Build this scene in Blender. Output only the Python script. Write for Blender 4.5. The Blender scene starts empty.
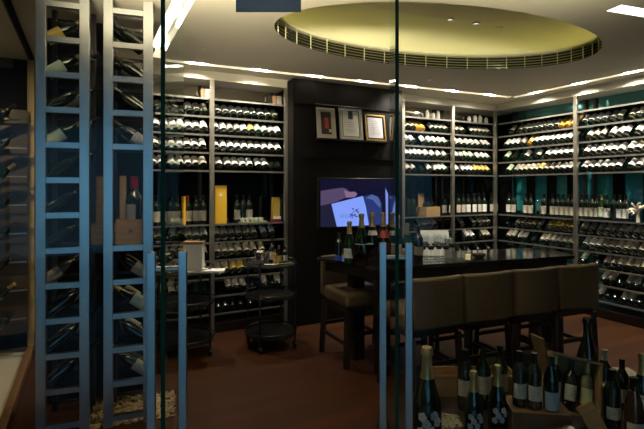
import bpy, bmesh, math, random
from mathutils import Vector, Matrix
random.seed(7)
PI = math.pi
sc = bpy.context.scene
COL = sc.collection
sc.view_settings.view_transform = 'Standard'
sc.view_settings.look = 'None'
sc.view_settings.gamma = 1
sc.view_settings.exposure = 0.0
sc.cycles.max_bounces = 8
sc.cycles.transparent_max_bounces = 16
sc.cycles.sample_clamp_indirect = 4.0

# ------------------------------------------------------------------ frame
EYE, F, CX, HY = 1.5, 455.0, 322.0, 188.0
AX = Vector((.4594, .8882, 0)); BX = Vector((.8882, -.4594, 0))     # viewing axis and its right
def W(r, Z, z=0.0):
    p = AX * Z + BX * r; return Vector((p.x, p.y, z))
def ray(x): return AX + BX * ((x - CX) / F)
def at(x, y, Z): return W((x - CX) / F * Z, Z, EYE + (HY - y) * Z / F)
def onY(x, Y, y=None):
    d = ray(x); Z = Y / d.y; return Vector((d.x * Z, Y, EYE + (HY - y) * Z / F if y is not None else 0))
def onX(x, X, y=None):
    d = ray(x); Z = X / d.x; return Vector((X, d.y * Z, EYE + (HY - y) * Z / F if y is not None else 0))
SKEW = math.radians(-8.7)                                            # the shop front, racks, table and ceiling oval
FX = Vector((math.cos(SKEW), math.sin(SKEW), 0)); FY = Vector((-math.sin(SKEW), math.cos(SKEW), 0))
CAMROT = math.atan2(BX.y, BX.x)

cam = bpy.data.cameras.new('camera'); cam_o = bpy.data.objects.new('camera', cam); COL.objects.link(cam_o)
cam_o.location = (0, 0, EYE); cam_o.rotation_euler = (PI / 2, 0, CAMROT)
cam.sensor_width = 36; cam.lens = 36 * F / 644; cam.shift_y = (HY - 214.5) / 644; cam.clip_start = .05
sc.camera = cam_o

# ------------------------------------------------------------------ materials
MATS = {}
def mat(name, col, rough=.5, metal=0.0, emit=None, es=1.0, noise=None, spec=.5, trans=0.0, coat=0.0, alpha=None):
    if name in MATS: return MATS[name]
    m = bpy.data.materials.new(name); m.use_nodes = True
    nt = m.node_tree; b = nt.nodes['Principled BSDF']
    b.inputs['Base Color'].default_value = (*col, 1); b.inputs['Roughness'].default_value = rough
    b.inputs['Metallic'].default_value = metal; b.inputs['Specular IOR Level'].default_value = spec
    b.inputs['Transmission Weight'].default_value = trans; b.inputs['Coat Weight'].default_value = coat
    if emit: b.inputs['Emission Color'].default_value = (*emit, 1); b.inputs['Emission Strength'].default_value = es
    if noise:
        sx, sy, sz, amt = noise
        tc = nt.nodes.new('ShaderNodeTexCoord'); mp = nt.nodes.new('ShaderNodeMapping'); mp.inputs['Scale'].default_value = (sx, sy, sz)
        n = nt.nodes.new('ShaderNodeTexNoise'); n.inputs['Scale'].default_value = 1; n.inputs['Detail'].default_value = 5
        r = nt.nodes.new('ShaderNodeValToRGB')
        r.color_ramp.elements[0].position = .3; r.color_ramp.elements[1].position = .7
        r.color_ramp.elements[0].color = tuple(c * (1 - amt) for c in col) + (1,)
        r.color_ramp.elements[1].color = tuple(min(1, c * (1 + amt)) for c in col) + (1,)
        L = nt.links.new
        L(tc.outputs['Object'], mp.inputs['Vector']); L(mp.outputs[0], n.inputs['Vector']); L(n.outputs['Fac'], r.inputs[0]); L(r.outputs[0], b.inputs['Base Color'])
    MATS[name] = m; return m
def pane_mat(name, tint, refl=1.0, base=.0):
    m = bpy.data.materials.new(name); m.use_nodes = True; nt = m.node_tree
    for n in list(nt.nodes): nt.nodes.remove(n)
    o = nt.nodes.new('ShaderNodeOutputMaterial'); mx = nt.nodes.new('ShaderNodeMixShader')
    t = nt.nodes.new('ShaderNodeBsdfTransparent'); t.inputs[0].default_value = (*tint, 1)
    g = nt.nodes.new('ShaderNodeBsdfGlossy'); g.inputs['Roughness'].default_value = .02; g.inputs[0].default_value = (.9, .97, .95, 1)
    f = nt.nodes.new('ShaderNodeFresnel'); f.inputs[0].default_value = 1.45
    ma = nt.nodes.new('ShaderNodeMath'); ma.operation = 'MULTIPLY_ADD'; ma.inputs[1].default_value = refl; ma.inputs[2].default_value = base
    ma.use_clamp = True
    ge = nt.nodes.new('ShaderNodeNewGeometry'); iv = nt.nodes.new('ShaderNodeMath'); iv.operation = 'SUBTRACT'; iv.inputs[0].default_value = 1
    mu = nt.nodes.new('ShaderNodeMath'); mu.operation = 'MULTIPLY'
    L = nt.links.new; L(ge.outputs['Backfacing'], iv.inputs[1]); L(iv.outputs[0], mu.inputs[0]); L(f.outputs[0], ma.inputs[0]); L(ma.outputs[0], mu.inputs[1]); L(mu.outputs[0], mx.inputs[0]); L(t.outputs[0], mx.inputs[1]); L(g.outputs[0], mx.inputs[2]); L(mx.outputs[0], o.inputs[0])
    MATS[name] = m; return m
def wood_floor():
    m = bpy.data.materials.new('wood_floor'); m.use_nodes = True; nt = m.node_tree; b = nt.nodes['Principled BSDF']; L = nt.links.new
    tc = nt.nodes.new('ShaderNodeTexCoord'); mp = nt.nodes.new('ShaderNodeMapping'); mp.inputs['Rotation'].default_value = (0, 0, 0)
    L(tc.outputs['Object'], mp.inputs['Vector'])
    br = nt.nodes.new('ShaderNodeTexBrick'); br.inputs['Scale'].default_value = 1; br.inputs['Brick Width'].default_value = 1.1; br.inputs['Row Height'].default_value = .11
    br.inputs['Mortar Size'].default_value = .002; br.inputs['Color1'].default_value = (.064, .022, .006, 1); br.inputs['Color2'].default_value = (.034, .011, .003, 1)
    br.inputs['Mortar'].default_value = (.03, .01, .005, 1); br.offset = .4
    L(mp.outputs[0], br.inputs['Vector'])
    m2 = nt.nodes.new('ShaderNodeMapping'); m2.inputs['Scale'].default_value = (2, 30, 1); L(tc.outputs['Object'], m2.inputs['Vector'])
    n = nt.nodes.new('ShaderNodeTexNoise'); n.inputs['Scale'].default_value = 1.5; n.inputs['Detail'].default_value = 6; L(m2.outputs[0], n.inputs['Vector'])
    r = nt.nodes.new('ShaderNodeValToRGB'); r.color_ramp.elements[0].color = (.5, .5, .5, 1); r.color_ramp.elements[1].color = (1.15, 1.1, 1, 1); L(n.outputs['Fac'], r.inputs[0])
    mx = nt.nodes.new('ShaderNodeMix'); mx.data_type = 'RGBA'; mx.blend_type = 'MULTIPLY'; mx.inputs[0].default_value = 1
    L(br.outputs['Color'], mx.inputs[6]); L(r.outputs[0], mx.inputs[7]); L(mx.outputs[2], b.inputs['Base Color'])
    b.inputs['Roughness'].default_value = .42; b.inputs['Specular IOR Level'].default_value = .3
    MATS['wood_floor'] = m; return m
M_floor = wood_floor()
M_ceil = mat('ceiling_paint', (.74, .68, .53), .7)
M_cove = mat('cove_paint', (.78, .76, .56), .7)
M_steel = mat('brushed_steel', (.50, .50, .48), .32, 1.0, noise=(3, 3, .4, .08))
M_post = mat('champagne_steel', (.50, .46, .38), .42, 1.0)
M_rail = mat('shelf_rail_steel', (.34, .32, .28), .35, .8)
M_chrome = mat('chrome', (.75, .75, .75), .08, 1.0)
M_dark = mat('black_lacquer', (.008, .008, .008), .3, coat=.1)
M_wallb = mat('dark_wall_panel', (.004, .003, .0025), .6, spec=.15, noise=(1, 1, 12, .3))
M_table = mat('black_gloss_table', (.012, .012, .013), .10)
M_dwood = mat('dark_stained_wood', (.018, .011, .008), .35)
M_seat = mat('tan_leather', (.075, .051, .027), .6, spec=.2, noise=(30, 30, 30, .12))
M_crate = mat('pine_crate_wood', (.24, .135, .055), .6, noise=(6, 6, 40, .25))
M_crate2 = mat('light_crate_wood', (.40, .25, .11), .6, noise=(6, 6, 40, .2))
M_black = mat('black_matte', (.004, .004, .005), .7, spec=.15)
M_teal = mat('teal_back_glass', (.03, .24, .26), .12, coat=.5)
M_blueb = mat('midnight_back_glass', (.003, .005, .008), .12, spec=.35)
M_mirror = mat('smoked_mirror', (.60, .57, .50), .05, 1.0)
M_white = mat('label_paper', (.86, .83, .76), .6)
M_cream = mat('cream_label_paper', (.62, .55, .42), .6)
M_yel = mat('gold_label_paper', (.72, .50, .12), .5)
M_grn = mat('pale_green_label', (.62, .70, .50), .5)
M_gray = mat('grey_label_paper', (.33, .30, .25), .6)
M_bottle = mat('dark_bottle_glass', (.008, .013, .008), .08, spec=.6)
M_hfloor = mat('hall_polished_stone', (.30, .27, .23), .12, noise=(3, 3, 3, .2))
M_green = mat('green_bottle_glass', (.004, .018, .006), .07, spec=.6)
M_amber = mat('amber_bottle_glass', (.45, .22, .04), .1, spec=.6)
M_clearw = mat('pale_wine_glass_bottle', (.13, .13, .06), .08, spec=.6)
M_capk = mat('black_foil', (.02, .018, .018), .3, .3)
M_capr = mat('red_foil', (.30, .015, .02), .3, .3)
M_capg = mat('gold_foil', (.45, .34, .14), .35, .7)
M_pane = pane_mat('clear_pane', (.97, .98, .975), .35, .0)
M_door = pane_mat('door_pane', (.93, .96, .95), .8, .02)
M_edge = mat('glass_edge', (.010, .085, .042), .6, spec=.1, emit=None)
M_glassware = pane_mat('glassware', (.93, .95, .95), 1.3, .05)
M_gold = mat('gold_frame', (.55, .38, .12), .35, .8)
M_silver = mat('silver_frame', (.62, .58, .50), .35, .6)

# ------------------------------------------------------------------ mesh builder
class MB:
    def __init__(s): s.b = bmesh.new()
    def box(s, c, d, M=None, rz=0):
        m = Matrix.Translation(Vector(c)) @ Matrix.Rotation(rz, 4, 'Z') @ Matrix.Diagonal((d[0], d[1], d[2], 1))
        if M is not None: m = M @ m
        bmesh.ops.create_cube(s.b, size=1, matrix=m); return s
    def bar(s, p, q, r, n=8, r2=None):
        p, q = Vector(p), Vector(q); d = q - p
        m = Matrix.Translation((p + q) / 2) @ d.to_track_quat('Z', 'Y').to_matrix().to_4x4()
        bmesh.ops.create_cone(s.b, cap_ends=True, segments=n, radius1=r, radius2=r if r2 is None else r2, depth=d.length, matrix=m); return s
    def beam(s, p, q, w, h):
        p, q = Vector(p), Vector(q); d = q - p
        m = Matrix.Translation((p + q) / 2) @ d.to_track_quat('X', 'Z').to_matrix().to_4x4() @ Matrix.Diagonal((d.length, w, h, 1))
        bmesh.ops.create_cube(s.b, size=1, matrix=m); return s
    def lathe(s, prof, n=14, M=None, a0=0, a1=2 * PI):
        full = abs(a1 - a0 - 2 * PI) < 1e-6; k = n if full else n + 1
        rings = []
        for (r, z) in prof:
            if r < 1e-6:
                v = s.b.verts.new((M @ Vector((0, 0, z))) if M else (0, 0, z)); rings.append([v] * k); continue
            rg = []
            for i in range(k):
                a = a0 + (a1 - a0) * i / n; p = Vector((r * math.cos(a), r * math.sin(a), z)); rg.append(s.b.verts.new(M @ p if M else p))
            rings.append(rg)
        for A, B in zip(rings, rings[1:]):
            for i in range(n):
                j = (i + 1) % k
                vs = []
                for v in (A[i], A[j], B[j], B[i]):
                    if v not in vs: vs.append(v)
                if len(vs) >= 3: s.b.faces.new(vs)
        return s
    def prism(s, pts, z0, z1):
        lo = [s.b.verts.new((p[0], p[1], z0)) for p in pts]; hi = [s.b.verts.new((p[0], p[1], z1)) for p in pts]
        s.b.faces.new(lo[::-1]); s.b.faces.new(hi)
        for i in range(len(pts)): j = (i + 1) % len(pts); s.b.faces.new((lo[i], lo[j], hi[j], hi[i]))
        return s
    def torus(s, c, R, r, n=24, m=6, M=None):
        vs = []
        for i in range(n):
            a = 2 * PI * i / n
            vs.append([])
            for j in range(m):
                b = 2 * PI * j / m; p = Vector((c[0] + (R + r * math.cos(b)) * math.cos(a), c[1] + (R + r * math.cos(b)) * math.sin(a), c[2] + r * math.sin(b)))
                vs[-1].append(s.b.verts.new(M @ p if M else p))
        for i in range(n):
            for j in range(m): s.b.faces.new((vs[i][j], vs[(i + 1) % n][j], vs[(i + 1) % n][(j + 1) % m], vs[i][(j + 1) % m]))
        return s
    def build(s, name, m, parent=None, loc=None, rot=None, smooth=False, bevel=0, kind=None, label=None):
        bmesh.ops.recalc_face_normals(s.b, faces=s.b.faces)
        me = bpy.data.meshes.new(name); s.b.to_mesh(me); s.b.free()
        if smooth:
            for p in me.polygons: p.use_smooth = True
            try: me.set_sharp_from_angle(angle=math.radians(38))
            except Exception: pass
        me.materials.append(m)
        o = bpy.data.objects.new(name, me); COL.objects.link(o)
        if parent: o.parent = parent
        if loc is not None: o.location = loc
        if rot is not None: o.rotation_euler = rot
        if bevel:
            bv = o.modifiers.new('b', 'BEVEL'); bv.width = bevel; bv.segments = 3
        if kind: o['kind'] = kind
        if label: o['label'] = label
        return o
def tag(o, label, cat, group=None, kind=None):
    o['label'] = label; o['category'] = cat
    if group: o['group'] = group
    if kind: o['kind'] = kind
    return o
def empty(name, loc, rz=0, label=None, cat=None, group=None):
    o = bpy.data.objects.new(name, None); COL.objects.link(o); o.location = loc; o.rotation_euler = (0, 0, rz); o.empty_display_size = .05
    if label: tag(o, label, cat, group)
    return o
def struct(name, mb, m, **k):
    return mb.build(name, m, kind='structure', **k)
def copy_tree(o, parent=None):
    c = o.copy(); COL.objects.link(c)
    if parent: c.parent = parent
    for ch in list(o.children): copy_tree(ch, c)
    return c

# ------------------------------------------------------------------ shell
YB, XR, CZ = 4.68, 5.26, 2.70
fl = MB().box((1.0, -.3, -.05), (12.2, 11.2, .1)); struct('floor', fl, M_floor)
hf = [(-1.67, -.04), (-3.4, -.04), (-4.82, -2.8), (.505, -5.55), (6.85, -5.0), (6.85, 1.0), (3.2, .75)] + [tuple(W(r_, 2.0)[:2]) for r_ in (1.2, -.4)] + [tuple(W(-1.6, 1.5)[:2])]
struct('floor_hall', MB().prism(hf, .0, .006), M_hfloor)
M_hall = mat('hall_wall_paint', (.12, .10, .08), .7)
M_corr = mat('corridor_stone', (.50, .44, .34), .5, noise=(2, 2, 2, .1))
struct('wall_back', MB().box((2.5, 5.12, 1.4), (8.5, .1, 2.9)), M_black)
struct('wall_right', MB().box((5.72, 1.6, 1.4), (.1, 7.0, 2.9)), M_black)
# hall behind the viewer: closed shell with a broad window on the daylight side
def wallseg(name, p, q, m=None, z0=0, z1=3.0):
    return struct(name, MB().beam((p[0], p[1], (z0 + z1) / 2), (q[0], q[1], (z0 + z1) / 2), .1, z1 - z0), m or M_hall)
wallseg('wall_left', (-1.72, 5.1), (-1.72, -.04), mat('corridor_wall_paint', (.30, .25, .16), .7))
wallseg('wall_hall_side', (-1.72, -.04), (-3.4, -.04)); wallseg('wall_hall_left', (-3.4, -.04), (-4.82, -2.8))
wallseg('wall_hall_back', (.505, -5.55), (6.9, -5.0)); wallseg('wall_hall_right', (6.9, -5.0), (6.9, 5.1))
wc_ = W(0, -4.7, 0); wb = MB(); RWX = Matrix.Translation(wc_) @ Matrix.Rotation(CAMROT, 4, 'Z')
for c, d in (((0, 0, .2), (6, .1, .4)), ((0, 0, 2.85), (6, .1, .4)), ((-2.6, 0, 1.5), (.8, .1, 2.3)), ((2.6, 0, 1.5), (.8, .1, 2.3))): wb.box(c, d, RWX)
struct('wall_front', wb, M_hall)
wf = MB()
for x in (-2.2, -1.1, 0, 1.1, 2.2): wf.box((x + .25 * (abs(x) < 2), 0, 1.525), (.04, .06, 2.25))
wo = struct('window_1', wf, M_black, loc=wc_, rot=(0, 0, CAMROT))
MB().box((0, 0, 1.525), (4.4, .01, 2.25)).build('pane', M_pane, wo)

# ceiling with light slots and oval opening
EC = Vector((2.657, 2.864)); EA, EB, ER = 1.458, .726, math.radians(-8.74)
def ell(a, b, n=96):
    out = []
    for i in range(n):
        t = 2 * PI * i / n; x, y = a * math.cos(t), b * math.sin(t)
        out.append((EC.x + x * math.cos(ER) - y * math.sin(ER), EC.y + x * math.sin(ER) + y * math.cos(ER)))
    return out
def strip(p, q, w):
    p, q = Vector(p), Vector(q); d = (q - p).normalized(); n = Vector((-d.y, d.x)) * w / 2
    return [tuple(p - n), tuple(q - n), tuple(q + n), tuple(p + n)]
S_back = ((.66, 4.475), (4.97, 4.205)); S_right = ((5.03, 4.18), (5.03, .7)); S_left = ((.55, 4.42), (.55, 1.2))
f0 = Vector((3.12, 1.80)); S_front = (tuple(f0), tuple(f0 + FX.to_2d() * 1.75))
slots = [(S_back, .085), (S_right, .085), (S_left, .13), (S_front, .11)]
cu = bpy.data.curves.new('c', 'CURVE'); cu.dimensions = '2D'; cu.fill_mode = 'BOTH'
def spl(pts):
    sp = cu.splines.new('POLY'); sp.points.add(len(pts) - 1); sp.use_cyclic_u = True
    for i, p in enumerate(pts): sp.points[i].co = (p[0], p[1], 0, 1)
spl([(-5.0, -5.8), (7.0, -5.8), (7.0, 5.1), (-5.0, 5.1)]); spl(ell(EA, EB))
for (p, q), w in slots: spl(strip(p, q, w))
co = bpy.data.objects.new('c', cu); COL.objects.link(co)
me = bpy.data.meshes.new_from_object(co); bpy.data.objects.remove(co)
me.materials.clear(); me.materials.append(M_ceil)
ce = bpy.data.objects.new('ceiling', me); ce.location = (0, 0, CZ); COL.objects.link(ce); ce['kind'] = 'structure'

def spot(loc, target, power, size=2.18, col=(1, .92, .78), blend=1):
    l = bpy.data.lights.new('spot', 'SPOT'); l.energy = power; l.color = col; l.spot_size = size; l.spot_blend = blend; l.shadow_soft_size = .03
    o = bpy.data.objects.new('spot_light', l); COL.objects.link(o); o.location = loc
    o.rotation_euler = (Vector(target) - Vector(loc)).to_track_quat('-Z', 'Y').to_euler(); return o
# recessed oval: slatted grille ring, ledge, glowing dome
oc = empty('oval_ceiling_cove', (EC.x, EC.y, CZ), 0, 'large oval ceiling recess with yellow green glow and slatted air grille', 'ceiling cove')
def band(a0, b0, z0, a1, b1, z1, n=96):
    mb = MB(); P = [[], []]
    for k, (a, b, z) in enumerate(((a0, b0, z0), (a1, b1, z1))):
        for (x, y) in ell(a, b, n): P[k].append(mb.b.verts.new((x - EC.x, y - EC.y, z)))
    for i in range(n): j = (i + 1) % n; mb.b.faces.new((P[0][i], P[0][j], P[1][j], P[1][i]))
    return mb
GH = .125
band(EA + .05, EB + .05, 0, EA + .05, EB + .05, GH).build('grille_backing', mat('grille_dark', (.03, .03, .015), .8), oc)
M_slat = mat('grille_slat_paint', (.80, .78, .46), .5)  # yellow-green glow of the cove put into the slat colour
for k in range(5):
    z = .008 + k * .026
    band(EA, EB, z, EA + .03, EB + .03, z + .015).build('grille_slat', M_slat, oc, smooth=True)
gd = MB(); E0 = ell(EA, EB, 40); E1 = ell(EA + .04, EB + .04, 40)
for i in range(40):
    p, q = E0[i], E1[i]; gd.box((p[0] - EC.x, p[1] - EC.y, GH / 2), (.007, .007, GH))
gd.build('grille_divider', M_slat, oc)
band(EA - .005, EB - .005, GH, EA + .22, EB + .22, GH).build('ledge', M_cove, oc)
rim = band(EA - .005, EB - .005, GH, EA - .005, EB - .005, GH + .018).build('ledge_rim', M_cove, oc)
dome = MB(); P = []
prof_ = [(.22, 0), (.22, .06)] + [(.22 - .50 * (1 - math.cos(t * PI / 20)), .06 + .20 * math.sin(t * PI / 20)) for t in range(1, 11)]
for (d_, z_) in prof_: P.append([dome.b.verts.new((x - EC.x, y - EC.y, GH + z_)) for x, y in ell(EA + d_, EB + d_)])
for A_, B_ in zip(P, P[1:]):
    for i in range(96): j = (i + 1) % 96; dome.b.faces.new((A_[i], A_[j], B_[j], B_[i]))
dome.build('dome_side', M_cove, oc, smooth=True)
dm = MB(); vs = [dm.b.verts.new((x - EC.x, y - EC.y, GH + .26)) for x, y in ell(EA - .28, EB - .28)]; dm.b.faces.new(vs)
dm.build('dome_top', M_ceil, oc)
band(EA + .12, EB + .12, GH + .012, EA + .15, EB + .15, GH + .012).build('led_strip', mat('cove_led', (.9, .85, .3), .5, emit=(1.0, .86, .32), es=2.2), oc)
for (x, y) in ((450, 19), (476, 23), (499, 27)):
    zt = CZ + GH + .26; Z = (zt - EYE) * F / (HY - y); p = W((x - CX) / F * Z, Z, zt)
    d = empty('recessed_downlight', p, 0, '%s of three small white downlights inside the oval ceiling recess' % {450: 'left', 476: 'middle', 499: 'right'}[x], 'downlight')
    MB().lathe([(.0, -.004), (.022, -.004), (.022, -.001)], 16).build('lens', mat('dim_lens', (.9, .9, .85), .4, emit=(1, .95, .85), es=1.2), d)
    MB().torus((0, 0, -.006), .032, .008, 20).build('trim_ring', M_silver, d, smooth=True)
    spot(Vector(p) + Vector((0, 0, -.02)), W({450: .9, 476: 1.45, 499: 1.95}[x], {450: 3.85, 476: 4.05, 499: 4.25}[x], .9), 60, 1.0)
for (x, y) in ((206, 51), (430, 80)):
    Z = (CZ - EYE) * F / (HY - y); p = W((x - CX) / F * Z, Z, CZ)
    d = MB().lathe([(0, -.006), (.03, -.006), (.045, -.002), (.045, 0)], 18).build('smoke_detector', M_silver, loc=p)
    tag(d, 'small round ceiling sensor %s' % ('over the left back rack' if x == 206 else 'between the oval recess and the television wall'), 'ceiling sensor')

# slot troughs, LED strips and lamps
M_trough = mat('slot_paint', (.80, .76, .68), .6)
M_led = mat('slot_led', (1, .95, .85), .5, emit=(1.0, .90, .72), es=3.5)
M_lamp = mat('lamp_face', (1, .95, .85), .5, emit=(1.0, .93, .80), es=22)
names = ['along the back wall', 'along the right wall', 'running back beside the left racks', 'at upper right near the shop front']
for idx, ((p, q), w) in enumerate(slots):
    p, q = Vector((*p, 0)), Vector((*q, 0)); d = (q - p); L = d.length; d.normalize(); n = Vector((-d.y, d.x, 0)); rz = math.atan2(d.y, d.x)
    e = empty('ceiling_light_slot', (p.x, p.y, CZ), rz, 'glowing recessed ceiling light slot ' + names[idx], 'ceiling light')
    H = .09
    t = MB().box((L / 2, -w / 2 - .006, H / 2 + .002), (L, .01, H)).box((L / 2, w / 2 + .006, H / 2 + .002), (L, .01, H)).box((L / 2, 0, H + .005), (L + .02, w + .02, .008))
    t.box((-.005, 0, H / 2), (.01, w, H)).box((L + .005, 0, H / 2), (.01, w, H))
    t.build('trough', M_trough, e)
    if idx == 3:
        MB().box((L / 2, 0, .004), (L, w * 1.0, .006)).build('diffuser', mat('slot_diffuser', (1, .95, .85), .5, emit=(1, .92, .80), es=3.5), e)
        continue
    MB().box((L / 2, 0, H - .006), (L - .04, w * .6, .006)).build('led_strip', M_led, e)
    nl = max(2, round(L / .62))
    for k in range(nl):
        s_ = (k + .5) * L / nl
        MB().box((s_, (w / 2 - .012) * (-1 if idx == 9 else 1), .018), (.17, .02, .024)).build('lamp', M_lamp, e)

def slotpt(S, t): p, q = Vector((*S[0], 0)), Vector((*S[1], 0)); r = p.lerp(q, t); r.z = CZ + .02; return r
PW = 110
for k in range(7):
    p = slotpt(S_back, (k + .5) / 7)
    if 2.0 < p.x < 3.35: continue
    spot(p, (p.x, 4.86, 1.55), PW)
for k in range(5):
    p = slotpt(S_right, (k + .5) / 5 * .8); spot(p, (5.46, p.y, 1.55), PW)

# cabinet headers (soffit boxes under the ceiling)
struct('trim_1', MB().box(((.1 + XR) / 2, YB + .19, (2.612 + CZ) / 2 - .001), (XR - .1 + .76, .40, CZ - 2.612)), M_ceil)
struct('trim_2', MB().box((XR + .19, 2.2, (2.612 + CZ) / 2 - .001), (.40, 4.9, CZ - 2.612)), M_ceil)

# ------------------------------------------------------------------ wall racks
PITCH = .185
def rz_(k): return EYE + k * PITCH                    # rail heights
UP = [4, 3, 2, 1]; LOW = [-3, -4, -5, -6, -7]
DEP = .30
def rack_unit(name, label, L, teal, posts=(1, 1), lows=LOW):
    """local: x along the front from 0 to L, y into the wall"""
    e = empty(name, (0, 0, 0), 0, label, 'wine rack', 'wall wine racks')
    for i, x in enumerate((0, L)):
        if posts[i]: MB().box((x, 0, 1.306), (.045, .04, 2.61)).build('upright', M_post, e, bevel=.003)
    for x in (.06, L - .06): MB().box((x, DEP - .02, 1.35), (.03, .03, 2.5)).build('rear_upright', M_dwood, e)
    for k in [5] + UP + LOW + [-2]:
        z = rz_(k)
        MB().box((L / 2, -.004, z - .012), (L - .045, .012, .018)).build('front_rail', M_rail, e)
        if k in UP + LOW:
            r = MB().bar((.02, .185, z + .112), (L - .02, .185, z + .112), .006, 6)
            r.build('rear_rod', M_rail, e)
        if k in (5, -2):
            MB().box((L / 2, DEP / 2, z - .012), (L - .05, DEP - .03, .012)).build('shelf_board', mat('smoked_shelf', (.03, .03, .032), .15), e)
    bp = MB().box((L / 2, DEP + .004, (rz_(5)) / 2 + .05), (L, .012, rz_(5) - .1)); bp.build('back_panel', M_teal if teal else M_blueb, e)
    MB().box((L / 2, DEP + .004, (rz_(5) + 2.61) / 2), (L, .012, 2.60 - rz_(5))).build('mirror_panel', M_mirror if not teal else mat('teal_mirror', (.10, .30, .30), .1, .8), e)
    MB().box((L / 2, .15, .05), (L, .28, .1)).build('plinth', M_dwood, e)
    if teal:
        for x in ((.28, .55, .80) if L < 1.3 else (.3, .6, .9)): MB().box((x * L, DEP - .02, (rz_(1) + rz_(-2)) / 2), (.13, .012, rz_(1) - rz_(-2) - .03)).build('dark_back_strip', M_black, e)
    return e
X0, X1, X2, X3, X4 = .31, 1.144, 1.97, 3.58, 4.42
BAYS = {}
def bay(key, name, L, teal, origin, rz, posts=(1, 1)):
    e = rack_unit('wall_wine_rack', name, L, teal, posts); e.location = origin; e.rotation_euler = (0, 0, rz)
    BAYS[key] = (Vector(origin), rz, L)
bay('A', 'steel wine rack bay on the back wall, next to the ladder racks', X1 - X0, 0, (X0, YB, 0), 0)
bay('B', 'steel wine rack bay on the back wall, left of the television', X2 - X1 - .0, 0, (X1, YB, 0), 0, (0, 1))
bay('C', 'steel wine rack bay on the back wall, right of the television', X4 - X3, 0, (X3, YB, 0), 0)
bay('D', 'steel wine rack bay on the back wall, in the far corner', XR - X4 - .03, 0, (X4, YB, 0), 0, (0, 1))
bay('E', 'teal backed wine rack bay on the right wall, in the far corner', 1.18, 1, (XR, YB - .02, 0), -PI / 2, (0, 1))
bay('G', 'teal backed wine rack bay at far right, nearest the shop front', 1.22, 1, (XR, YB - 1.20, 0), -PI / 2, (0, 1))

# ------------------------------------------------------------------ bottles
BORD = [(0, .004), (.030, 0), (.0370, .006), (.0375, .19), (.0345, .204), (.024, .222), (.0155, .240), (.0142, .284), (.0160, .287), (.0160, .298), (0, .299)]
BURG = [(0, .004), (.033, 0), (.0400, .006), (.0405, .15), (.036, .178), (.026, .212), (.0165, .244), (.0145, .284), (.0165, .287), (.0165, .298), (0, .299)]
CHAM = [(0, .004), (.036, 0), (.0435, .006), (.0440, .125), (.0415, .150), (.0335, .182), (.0240, .212), (.0180, .236), (.0152, .262), (.0150, .290), (.0185, .293), (.0185, .304), (.0150, .316), (0, .317)]
def rad(prof, z):
    for (r0, z0), (r1, z1) in zip(prof, prof[1:]):
        if z0 <= z <= z1 and z1 > z0: return r0 + (r1 - r0) * (z - z0) / (z1 - z0)
    return .01
HIDE = []
def bottle(name, prof, gm, lm, cm, lab=(.035, .140), s=1.0, capz=None, arc=150, n=14, extra=None, neck=None, cap_mat_label=None):
    b = MB().lathe([(r * s, z * s) for r, z in prof], n).build(name, gm, smooth=True)
    if lm is not None:
        z0, z1 = lab; a = math.radians(arc) / 2
        MB().lathe([((rad(prof, z0) + .0008) * s, z0 * s), ((rad(prof, (z0 + z1) / 2) + .0008) * s, (z0 + z1) / 2 * s), ((rad(prof, z1) + .0008) * s, z1 * s)], 10, a0=-PI / 2 - a, a1=-PI / 2 + a).build('label', lm, b, smooth=True)
    zt = prof[-1][1]; c0 = capz if capz else zt - .058
    pr = [((rad(prof, c0) + .0008) * s, c0 * s)] + [((r + .0008) * s, z * s) for r, z in prof if z > c0 and r > 0] + [(0, (zt + .001) * s)]
    MB().lathe(pr, 12).build('foil_capsule', cm, b, smooth=True)
    if neck:
        z0, z1, m = neck
        MB().lathe([((rad(prof, z0) + .0015) * s, z0 * s), ((rad(prof, z1) + .0015) * s, z1 * s)], 10, a0=-PI / 2 - 1, a1=-PI / 2 + 1).build('neck_label', m, b, smooth=True)
    if extra: extra(b, s)
    return b
M_wr = mat('white_label_lines', (.86, .83, .76), .6)
def lines(m, dark=(.25, .2, .15), sc_=60):
    nt = m.node_tree; b = nt.nodes['Principled BSDF']; col = tuple(b.inputs['Base Color'].default_value)
    tc = nt.nodes.new('ShaderNodeTexCoord'); mp = nt.nodes.new('ShaderNodeMapping'); mp.inputs['Scale'].default_value = (sc_, sc_, sc_ * 4)
    n = nt.nodes.new('ShaderNodeTexNoise'); n.inputs['Scale'].default_value = 1; r = nt.nodes.new('ShaderNodeValToRGB'); r.color_ramp.elements[0].position = .34; r.color_ramp.elements[1].position = .46
    r.color_ramp.elements[0].color = (*dark, 1); r.color_ramp.elements[1].color = col; L = nt.links.new
    L(tc.outputs['Object'], mp.inputs[0]); L(mp.outputs[0], n.inputs[0]); L(n.outputs['Fac'], r.inputs[0]); L(r.outputs[0], b.inputs['Base Color'])
for m in (M_white, M_cream, M_gray): lines(m)
PROTO = {}
def proto(key, *a, **k): PROTO[key] = [a, k, None]
proto('w', 'wine_bottle', BORD, M_bottle, M_white, M_capk)
proto('c', 'wine_bottle', BORD, M_bottle, M_cream, M_capk)
proto('k', 'wine_bottle', BORD, M_bottle, M_gray, M_capk)
proto('y', 'wine_bottle', BURG, M_bottle, M_yel, M_capg)
proto('g', 'wine_bottle', BURG, M_green, M_grn, M_capg, lab=(.04, .15))
proto('d', 'wine_bottle', BORD, M_bottle, None, M_capk)
proto('a', 'wine_bottle', BORD, M_amber, M_yel, M_capg)
proto('r', 'wine_bottle', BORD, M_bottle, M_cream, M_capr)
proto('champ', 'champagne_bottle', CHAM, M_green, M_cream, M_capg, lab=(.04, .11), capz=.20)
CN = dict(w='white-labelled', c='cream-labelled', k='grey-labelled', y='gold-labelled', g='pale green-labelled', d='unlabelled dark', a='amber glass', r='red-capped cream-labelled')
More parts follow.
